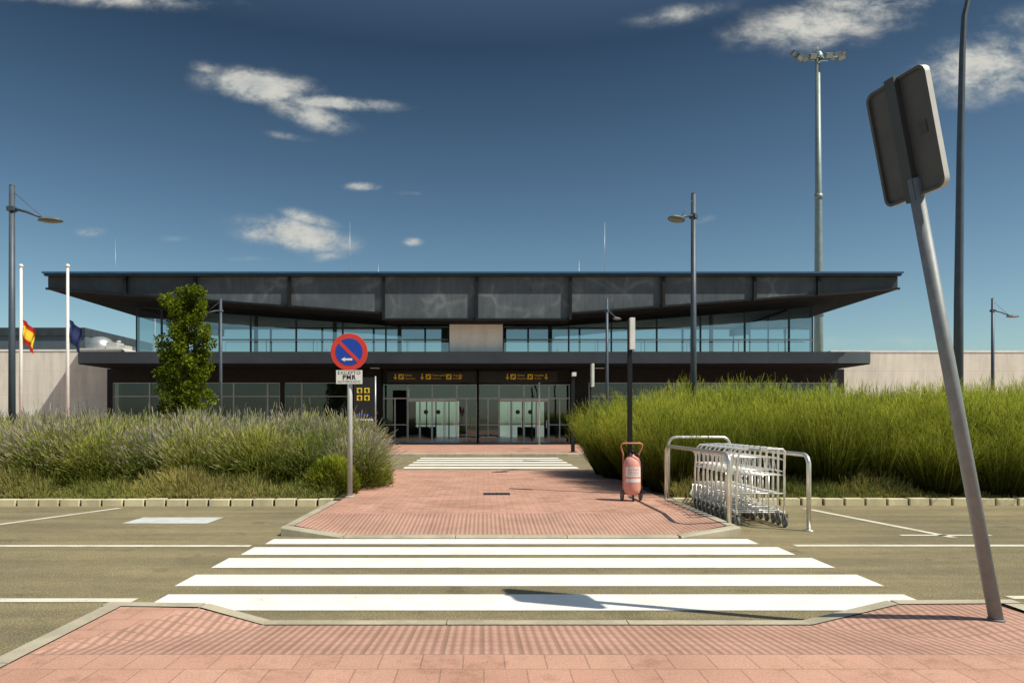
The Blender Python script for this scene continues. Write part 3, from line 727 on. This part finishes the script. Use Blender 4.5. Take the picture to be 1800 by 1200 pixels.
mkobj('front_foot',MB().cyl((0,-.09,.0),(0,-.06,.12),.014,None,8).torus((0,-.09,.03),.02,.01,'x',12,6).xf(Rt),'black',R,base=b_)

# ---------------------------------------------------------------- trolley rails
def rail(p0,p1,H,r=.026):
    mx=((p0[0]+p1[0])/2,(p0[1]+p1[1])/2,0)
    d=Vector((p1[0]-p0[0],p1[1]-p0[1],0)); d.normalize(); c=.12
    pts=[Vector((p0[0],p0[1],0)),Vector((p0[0],p0[1],H-c))]
    for i in range(1,7):
        t=math.pi/2*i/6; pts.append(Vector((p0[0],p0[1],0))+d*(c-c*math.cos(t))+Vector((0,0,H-c+c*math.sin(t))))
    for i in range(0,7):
        t=math.pi/2*i/6; pts.append(Vector((p1[0],p1[1],0))-d*(c-c*math.sin(t))+Vector((0,0,H-c+c*math.cos(t))))
    pts.append(Vector((p1[0],p1[1],0)))
    R=root('guard_rail',mx,'polished steel hoop rail enclosing the luggage trolley bay','rail','guard rails of the trolley bay')
    mkobj('tube',MB().tube(pts,r,12),'chrome',R,base=mx)
    for p in (p0,p1): mkobj('foot_flange',MB().cyl((p[0],p[1],.0),(p[0],p[1],.012),.06,None,14),'chrome',R,base=mx)
rail((2.80,7.78),(2.77,10.35),.885); rail((3.74,7.85),(3.72,10.3),.87); rail((2.87,10.6),(3.82,10.6),1.01)

# ---------------------------------------------------------------- trolleys
def make_trolley():
    R=root('luggage_trolley',(0,0,0),'chrome airport luggage trolley nested in a row','luggage trolley','nested luggage trolleys in the bay')
    hw=.285; r=.014
    fr=MB().tube([(-hw,.02,.13),(-hw,.02,.55),(-hw+.01,-.01,.84),(-hw+.02,-.04,.90),(-hw+.05,-.055,.93),(hw-.05,-.055,.93),(hw-.02,-.04,.90),(hw-.01,-.01,.84),(hw,.02,.55),(hw,.02,.13)],r,8)
    fr.cyl((-hw,.02,.62),(hw,.02,.62),.010,None,6).cyl((-hw,.02,.40),(hw,.02,.40),.009,None,6)
    fr.cyl((-.10,.02,.17),(-.10,.02,.62),.008,None,6).cyl((.10,.02,.17),(.10,.02,.62),.008,None,6)
    fr.tube([(-hw,.02,.16),(-hw+.02,.3,.20),(-.13,.62,.23),(-.10,.70,.30),(.10,.70,.30),(.13,.62,.23),(hw-.02,.3,.20),(hw,.02,.16)],.012,8)
    mkobj('frame',fr,'trol',R)
    mkobj('handle',MB().cyl((-.17,-.055,.93),(.17,-.055,.93),.02,None,12).box(-.04,.04,-.09,-.035,.915,.955),'plastic',R)
    bk=MB().tube([(-hw+.02,.02,.80),(-hw+.02,.19,.82),(hw-.02,.19,.82),(hw-.02,.02,.80)],.007,6)
    bk.tube([(-hw+.02,.02,.66),(-hw+.04,.15,.67),(hw-.04,.15,.67),(hw-.02,.02,.66)],.007,6)
    for i in range(9):
        xx=-hw+.05+i*(2*hw-.1)/8; bk.tube([(xx,.02,.64),(xx,.15,.67),(xx,.19,.82)],.004,4)
    mkobj('basket',bk,'trol',R)
    pf=MB()
    for i in range(6):
        yy=.06+i*.1; w_=hw-.03-.14*max(0,(yy-.3))/.32; pf.cyl((-w_,yy,.165+.1*yy),(w_,yy,.165+.1*yy),.009,None,6)
    pf.cyl((-.08,.02,.165),(-.07,.66,.24),.008,None,6).cyl((.08,.02,.165),(.07,.66,.24),.008,None,6)
    mkobj('platform',pf,'trol',R)
    for (wx,wy) in ((-hw,.0),(hw,.0),(-.13,.58),(.13,.58)):
        q=MB().torus((wx,wy-.0,.065),.046,.019,'x',18,8,0).cyl((wx-.016,wy,.065),(wx+.016,wy,.065),.038,None,12,1)
        wo=mkobj('wheel',q,['rubber','plastic'],R)
        mkobj('fork',MB().box(wx-.03,wx-.022,wy-.02,wy+.02,.06,.15).box(wx+.022,wx+.03,wy-.02,wy+.02,.06,.15).box(wx-.03,wx+.03,wy-.03,wy+.03,.151,.162),'steel',wo)
    return R
t0=make_trolley(); ty=8.12
t0.location=(3.30,ty,0)
for i in range(1,10):
    dup(t0,(3.30+random.uniform(-.012,.012),ty+i*.175+random.uniform(-.01,.01),0),random.uniform(-.015,.015))

# ---------------------------------------------------------------- vegetation
def ribbons(P0,Dr,L,widths,cols,ts,bend):
    n=len(P0); k=len(ts); ts=np.array(ts)
    P=P0[:,None,:]+Dr[:,None,:]*(L[:,None]*ts)[:,:,None]+bend[:,None,:]*(ts**2)[None,:,None]
    rnd=rng.normal(size=(n,3)); side=np.cross(Dr,rnd); side/=np.linalg.norm(side,axis=1,keepdims=True)+1e-9
    w=np.array(widths)
    if w.ndim==1: w=np.tile(w,(n,1))
    A=P-side[:,None,:]*w[:,:,None]/2; Bq=P+side[:,None,:]*w[:,:,None]/2
    V=np.stack([A,Bq],axis=2).reshape(-1,3)
    idx=(np.arange(n)*k*2)[:,None,None]+(np.arange(k-1)*2)[None,:,None]+np.array([0,1,3,2])[None,None,:]
    F=idx.reshape(-1,4)
    C=np.repeat(cols[:,:,None,:],2,axis=2).reshape(-1,3)
    return V,F,C
def npmesh(name,chunks,mat,loc=(0,0,0),parent=None):
    Vs=[];Fs=[];Cs=[];o=0
    for V,F,C in chunks: Vs.append(V);Fs.append(F+o);Cs.append(C);o+=len(V)
    V=np.concatenate(Vs);F=np.concatenate(Fs);C=np.concatenate(Cs)
    me=bpy.data.meshes.new(name); me.vertices.add(len(V)); me.vertices.foreach_set('co',V.astype(np.float32).ravel())
    me.loops.add(F.size); me.loops.foreach_set('vertex_index',F.astype(np.int32).ravel())
    me.polygons.add(len(F)); me.polygons.foreach_set('loop_start',(np.arange(len(F))*4).astype(np.int32)); me.polygons.foreach_set('loop_total',np.full(len(F),4,np.int32))
    me.update(calc_edges=True)
    at=me.color_attributes.new('Col','FLOAT_COLOR','POINT'); at.data.foreach_set('color',np.c_[np.clip(C,0,1),np.ones(len(C))].astype(np.float32).ravel())
    me.materials.append(M[mat]); o_=bpy.data.objects.new(name,me); COL.objects.link(o_); o_.location=loc
    if parent: o_.parent=parent
    return o_
def unit(v): return v/(np.linalg.norm(v,axis=1,keepdims=True)+1e-9)
def colgrad(n,stops,jit=.18):
    c=np.array(stops)[None,:,:]*(1+rng.uniform(-jit,jit,(n,1,1)))*(1+rng.uniform(-.08,.08,(n,1,3))); return c
def lav_mesh(name,purple=1.0):
    ch=[]
    n=2000
    th=rng.uniform(0,2*np.pi,n); rad=np.sqrt(rng.uniform(0,1,n))
    P0=np.c_[rad*.40*np.cos(th),rad*.40*np.sin(th),rng.uniform(.1,.45,n)]
    lean=rad*.70+rng.normal(0,.17,n); Dr=unit(np.c_[np.sin(lean)*np.cos(th),np.sin(lean)*np.sin(th),np.cos(lean)])
    L=.70-.20*rad**2+rng.normal(0,.10,n); bend=np.c_[rng.normal(0,.07,n),rng.normal(0,.07,n),-.08*rad]
    g=np.array((.31,.34,.13)); p=np.array((.40,.36,.42)); tip=tuple(g*(1-purple)+p*purple)
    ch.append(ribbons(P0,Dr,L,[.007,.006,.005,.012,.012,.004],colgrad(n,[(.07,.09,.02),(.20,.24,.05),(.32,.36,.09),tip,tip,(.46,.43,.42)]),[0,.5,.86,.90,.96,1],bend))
    n=10500
    th=rng.uniform(0,2*np.pi,n); ph=np.arccos(rng.uniform(0,1,n)); r=rng.uniform(.35,1,n)**.5
    lump=1+.10*np.sin(3*th+1)*np.sin(2*ph)+.08*np.sin(7*th+5*ph)
    P0=np.c_[r*.68*lump*np.sin(ph)*np.cos(th),r*.68*lump*np.sin(ph)*np.sin(th),r*.90*lump*np.cos(ph)+.03]
    Dr=unit(P0*np.array([1,1,.6])+np.array([0,0,.6])+rng.normal(0,.34,(n,3)))
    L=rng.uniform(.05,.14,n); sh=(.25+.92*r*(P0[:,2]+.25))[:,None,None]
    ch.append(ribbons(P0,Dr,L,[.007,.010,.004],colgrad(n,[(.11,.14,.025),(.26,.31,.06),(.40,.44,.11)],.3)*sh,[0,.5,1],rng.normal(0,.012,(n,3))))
    return npmesh(name,ch,'lav')
def broom_mesh(name):
    ch=[]
    nb=1400; n=nb
    th=rng.uniform(0,2*np.pi,n); rad=np.sqrt(rng.uniform(0,1,n))
    P0=np.c_[rad*.38*np.cos(th),rad*.38*np.sin(th),np.zeros(n)]
    lean=rad*.50+rng.normal(0,.09,n); Dr=unit(np.c_[np.sin(lean)*np.cos(th),np.sin(lean)*np.sin(th),np.cos(lean)])
    L=rng.uniform(.90,1.52,n)*(1-.18*rad)
    ch.append(ribbons(P0,Dr,L,[.012,.008,.004,.002],colgrad(n,[(.04,.045,.012),(.08,.11,.025),(.24,.33,.05),(.46,.58,.13)]),[0,.4,.8,1],np.c_[rng.normal(0,.07,n),rng.normal(0,.07,n),rng.uniform(-.12,.05,n)]))
    n=26000
    k=rng.integers(0,nb,n); t=rng.uniform(.12,1.02,n)
    base=P0[k]+Dr[k]*(L[k]*t)[:,None]
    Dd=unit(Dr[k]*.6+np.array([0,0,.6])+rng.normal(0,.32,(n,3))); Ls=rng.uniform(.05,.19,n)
    hgt=np.clip((base[:,2])/1.45,0,1)[:,None,None]; s=.24+1.1*hgt**1.5  # dark base and bright top of the bush, shading put into sprig colour
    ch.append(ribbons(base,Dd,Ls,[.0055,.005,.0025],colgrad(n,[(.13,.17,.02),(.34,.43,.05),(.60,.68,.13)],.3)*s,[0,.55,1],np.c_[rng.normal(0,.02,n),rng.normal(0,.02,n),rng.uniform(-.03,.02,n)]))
    return npmesh(name,ch,'broom')
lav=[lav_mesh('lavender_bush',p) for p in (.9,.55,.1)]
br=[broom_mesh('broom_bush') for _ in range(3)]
def place(protos,pos,label,cat,group):
    used=set()
    for (x,y,s,sz_) in pos:
        i=random.randrange(len(protos)); p=protos[i]
        if i not in used: used.add(i); o=p
        else: o=p.copy(); COL.objects.link(o)
        o.location=(x,y,.08); o.rotation_euler=(random.uniform(-.06,.06),random.uniform(-.06,.06),random.uniform(0,6.28)); o.scale=(s,s,sz_)
        tag(o,label,cat,group)
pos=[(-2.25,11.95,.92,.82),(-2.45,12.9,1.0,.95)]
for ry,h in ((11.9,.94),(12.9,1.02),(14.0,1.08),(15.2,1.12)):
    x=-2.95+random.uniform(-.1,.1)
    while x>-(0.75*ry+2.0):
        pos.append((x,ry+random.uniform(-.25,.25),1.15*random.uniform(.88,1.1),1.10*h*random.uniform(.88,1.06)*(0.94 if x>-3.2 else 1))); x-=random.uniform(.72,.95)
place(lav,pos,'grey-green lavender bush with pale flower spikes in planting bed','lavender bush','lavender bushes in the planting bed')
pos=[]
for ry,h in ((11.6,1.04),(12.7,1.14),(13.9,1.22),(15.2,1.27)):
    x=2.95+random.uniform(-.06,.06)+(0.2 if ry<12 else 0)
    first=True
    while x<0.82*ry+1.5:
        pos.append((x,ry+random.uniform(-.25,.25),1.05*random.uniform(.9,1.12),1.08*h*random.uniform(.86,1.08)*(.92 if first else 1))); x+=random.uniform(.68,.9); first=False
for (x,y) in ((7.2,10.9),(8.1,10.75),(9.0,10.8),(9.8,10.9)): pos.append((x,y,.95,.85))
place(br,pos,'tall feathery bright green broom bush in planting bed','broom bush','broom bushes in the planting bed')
n=5200; th=rng.uniform(0,2*np.pi,n); ph=np.arccos(rng.uniform(-.1,1,n)); r=rng.uniform(.5,1,n)**.4
P0=np.c_[r*.40*np.sin(ph)*np.cos(th),r*.40*np.sin(ph)*np.sin(th),r*.52*np.cos(ph)+.06]
Dr=unit(P0+np.array([0,0,.25])+rng.normal(0,.2,(n,3)))
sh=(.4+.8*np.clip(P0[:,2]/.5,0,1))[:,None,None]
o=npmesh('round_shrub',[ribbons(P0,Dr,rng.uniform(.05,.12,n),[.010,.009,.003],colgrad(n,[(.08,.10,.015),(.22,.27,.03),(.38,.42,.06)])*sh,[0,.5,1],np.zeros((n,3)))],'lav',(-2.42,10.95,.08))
tag(o,'small rounded olive-green shrub beside the sign post','shrub')
n=80000; X=np.where(rng.uniform(0,1,n)<.62,rng.uniform(-13,-2.3,n),rng.uniform(2.95,14,n)); Y=10.36+np.abs(rng.normal(0,.62,n))
nzv=np.sin(X*2.3)+np.sin(X*5.1+Y*3)*.6+np.sin(X*11.7+1)*.3+np.sin(X*23+Y*9)*.3
Hh=(.20+.08*nzv+rng.uniform(-.05,.07,n))*np.clip((Y-10.25)*2.0,.3,1.5)
P0=np.c_[X,Y,np.full(n,.07)]; Dr=unit(np.c_[rng.normal(0,.5,n),rng.normal(0,.5,n),np.ones(n)])
mixv=(np.clip(.55+.35*np.sin(X*1.7+Y*2)+rng.normal(0,.3,n),0,1))[:,None,None]
cg=colgrad(n,[(.10,.085,.03),(.28,.24,.08),(.48,.41,.17)],.3)*mixv+colgrad(n,[(.06,.08,.02),(.17,.21,.05),(.32,.36,.09)],.3)*(1-mixv)
o=npmesh('ground_cover',[ribbons(P0,Dr,np.clip(Hh,.04,.5),[.012,.012,.004],cg,[0,.5,1],np.zeros((n,3)))],'drygrass')
o['kind']='stuff'; o['label']='dry low ground cover along the kerb'
D=24; tx_=gx(327,D); H=gz(508,D)-.1
R=root('columnar_tree',(tx_,D,.1),'slender columnar broadleaf tree in front of the terminal','tree')
m=MB(); spine=[(0,0,0),(.03,.02,1.2),(-.04,.0,2.5),(.05,.02,3.8),(.0,0,5.0),(.08,0,H-.3)]
m.tube(spine,[.10,.085,.07,.05,.03,.012],9)
limbs=[]
for i in range(40):
    z=.7+(H-1.2)*i/40; a=i*2.4+random.uniform(-.4,.4); L=random.uniform(.75,1.0)*(1.0-.42*(z/H)**1.5)
    p0=Vector((0,0,z)); p2=Vector((math.cos(a)*L*.95,math.sin(a)*L*.95,z+L*.7)); p1=(p0+p2)/2+Vector((math.cos(a)*.12,math.sin(a)*.12,-.06))
    m.tube([p0,p1,p2],[.026,.018,.007],5); limbs.append((p0,p1,p2))
mkobj('trunk',m,'bark',R)
cents=[]
for (p0,p1,p2) in limbs:
    for t in (.4,.65,.85,1.0):
        q=p0.lerp(p2,t)+Vector((random.gauss(0,.10),random.gauss(0,.10),random.gauss(0,.12))); cents.append((tuple(q),random.uniform(.13,.25)))
for t in range(8): cents.append(((random.gauss(.05,.12),random.gauss(0,.12),H-.6+t*.08),.15))
cen=np.array([c for c,_ in cents]); rs=np.array([r for _,r in cents]); n=16000
k=rng.integers(0,len(cen),n); d=unit(rng.normal(size=(n,3))); P0=cen[k]+d*(rs[k]*rng.uniform(.3,1.1,n)**.6)[:,None]
P0[:,2]=np.minimum(P0[:,2],H+.05)
Dr=unit(d+rng.normal(0,.7,(n,3))+np.array([0,0,-.2])); br_=rng.uniform(.5,1.4,len(cen))[k][:,None,None]
L=rng.uniform(.07,.12,n)
cg=colgrad(n,[(.08,.11,.012),(.16,.21,.02),(.24,.28,.03)],.3)*br_
npmesh('crown',[ribbons(P0,Dr,L,[.012,.070,.052,.006],cg[:,[0,1,1,2]],[0,.35,.65,1],np.zeros((n,3)))],'leaf',(0,0,0),R)

# ---------------------------------------------------------------- camera, sun, sky
cam=bpy.data.cameras.new('camera'); co=bpy.data.objects.new('camera',cam); COL.objects.link(co)
co.location=(0,0,1.26); co.rotation_euler=(math.radians(90),0,0)
cam.lens=24; cam.sensor_width=36; cam.shift_x=50/1800; cam.shift_y=140/1800; cam.clip_end=3000; cam.clip_start=.05
scene.camera=co
sv=Vector((.893*math.cos(math.radians(53)),-.4375*math.cos(math.radians(53)),math.sin(math.radians(53)))).normalized()
sl=bpy.data.lights.new('sun','SUN'); sl.energy=5.0; sl.angle=math.radians(.5); sl.color=(1,.93,.79)
so=bpy.data.objects.new('sun',sl); COL.objects.link(so); so.rotation_euler=sv.to_track_quat('Z','Y').to_euler(); so.location=(20,-10,30)

wd=bpy.data.worlds.new('World'); scene.world=wd; wd.use_nodes=True; nt=wd.node_tree; nt.nodes.clear()
out=nt.nodes.new('ShaderNodeOutputWorld')
sky=nt.nodes.new('ShaderNodeTexSky'); sky.sky_type='NISHITA'; sky.sun_disc=False
sky.sun_elevation=math.radians(53); sky.sun_rotation=math.atan2(.893,-.4375); sky.air_density=1.0; sky.dust_density=.8; sky.ozone_density=1.6
tc=nt.nodes.new('ShaderNodeTexCoord'); nrm=N(nt,'ShaderNodeVectorMath'); nrm.operation='NORMALIZE'; nt.links.new(tc.outputs['Generated'],nrm.inputs[0])
sep=nt.nodes.new('ShaderNodeSeparateXYZ'); nt.links.new(nrm.outputs[0],sep.inputs[0])
gr=ramp(nt,sep.outputs[2],[(0.0,(.76,.84,.77)),(.10,(.68,.80,.75)),(.28,(.44,.55,.55)),(.48,(.20,.26,.28)),(.70,(.85,.82,.74)),(1,(1.1,1.05,.95))])
skc=mixc(nt,1.0,sky.outputs[0],gr,'MULTIPLY')
bg1=nt.nodes.new('ShaderNodeBackground'); bg1.inputs[1].default_value=.13; nt.links.new(skc,bg1.inputs[0])
yy=mathn(nt,'MAXIMUM',sep.outputs[1],.02); U_=mathn(nt,'DIVIDE',sep.outputs[0],yy); V_=mathn(nt,'DIVIDE',sep.outputs[2],yy)
cmb=nt.nodes.new('ShaderNodeCombineXYZ'); nt.links.new(U_,cmb.inputs[0]); nt.links.new(mathn(nt,'MULTIPLY',V_,1.7),cmb.inputs[1])
dn=noise(nt,cmb.outputs[0],7,4,.6,1)
dvec=mixc(nt,.06,cmb.outputs[0],dn)
fb=noise(nt,dvec,14,12,.66); fb2=noise(nt,dvec,4.2,6,.6)
clouds=[(455,152,95,28,6,1.25),(590,182,110,13,3,1.15),(545,200,80,26,18,.95),(505,240,60,10,10,.4),(372,122,45,16,15,.5),(515,412,110,28,10,1.0),(545,385,60,14,15,.7),(570,450,60,14,-5,.45),
 (638,328,32,9,0,.9),(1450,40,165,45,-8,.85),(1530,5,140,28,-5,.85),(1735,120,135,60,-10,.85),(160,406,30,11,0,.7),(725,425,20,9,0,.6),(1190,25,110,20,-8,.5),(1235,388,40,10,-15,.4),(1790,40,80,40,0,.4),(200,-5,260,22,3,.62),(720,340,30,6,0,.45),(440,455,60,8,0,.35),(1500,600,260,16,0,.3),(300,420,60,8,0,.25)]
F=None
for (px,py,a,b_,rot,amp) in clouds:
    cu,cv=(px-850)/1200,(740-py)/1200; a/=1200; b_/=1200; t=math.radians(-rot)
    du=mathn(nt,'SUBTRACT',U_,cu); dv=mathn(nt,'SUBTRACT',V_,cv)
    p=mathn(nt,'ADD',mathn(nt,'MULTIPLY',du,math.cos(t)/a),mathn(nt,'MULTIPLY',dv,math.sin(t)/a))
    q=mathn(nt,'ADD',mathn(nt,'MULTIPLY',du,-math.sin(t)/b_),mathn(nt,'MULTIPLY',dv,math.cos(t)/b_))
    r2=mathn(nt,'ADD',mathn(nt,'MULTIPLY',p,p),mathn(nt,'MULTIPLY',q,q))
    g=mathn(nt,'MULTIPLY',mathn(nt,'EXPONENT',mathn(nt,'MULTIPLY',r2,-1.1)),amp)
    F=g if F is None else mathn(nt,'MAXIMUM',F,g)
s=mathn(nt,'ADD',mathn(nt,'MULTIPLY',mathn(nt,'SUBTRACT',fb,.5),3.6),mathn(nt,'MULTIPLY',mathn(nt,'SUBTRACT',fb2,.5),1.2))
dens=mathn(nt,'MULTIPLY',F,mathn(nt,'ADD',s,1.05))
mr=N(nt,'ShaderNodeMapRange'); mr.interpolation_type='SMOOTHSTEP'; mr.inputs[1].default_value=.15; mr.inputs[2].default_value=1.15; mr.inputs[3].default_value=0; mr.inputs[4].default_value=.92
nt.links.new(dens,mr.inputs[0])
front=mathn(nt,'GREATER_THAN',sep.outputs[1],.05)
mask=mathn(nt,'MULTIPLY',mr.outputs[0],front)
cc_=ramp(nt,fb,[(.35,(.42,.47,.48)),(.62,(.78,.77,.70))])
bg2=nt.nodes.new('ShaderNodeBackground'); bg2.inputs[1].default_value=.85; nt.links.new(cc_,bg2.inputs[0])
mx=nt.nodes.new('ShaderNodeMixShader'); nt.links.new(mask,mx.inputs[0]); nt.links.new(bg1.outputs[0],mx.inputs[1]); nt.links.new(bg2.outputs[0],mx.inputs[2]); nt.links.new(mx.outputs[0],out.inputs[0])
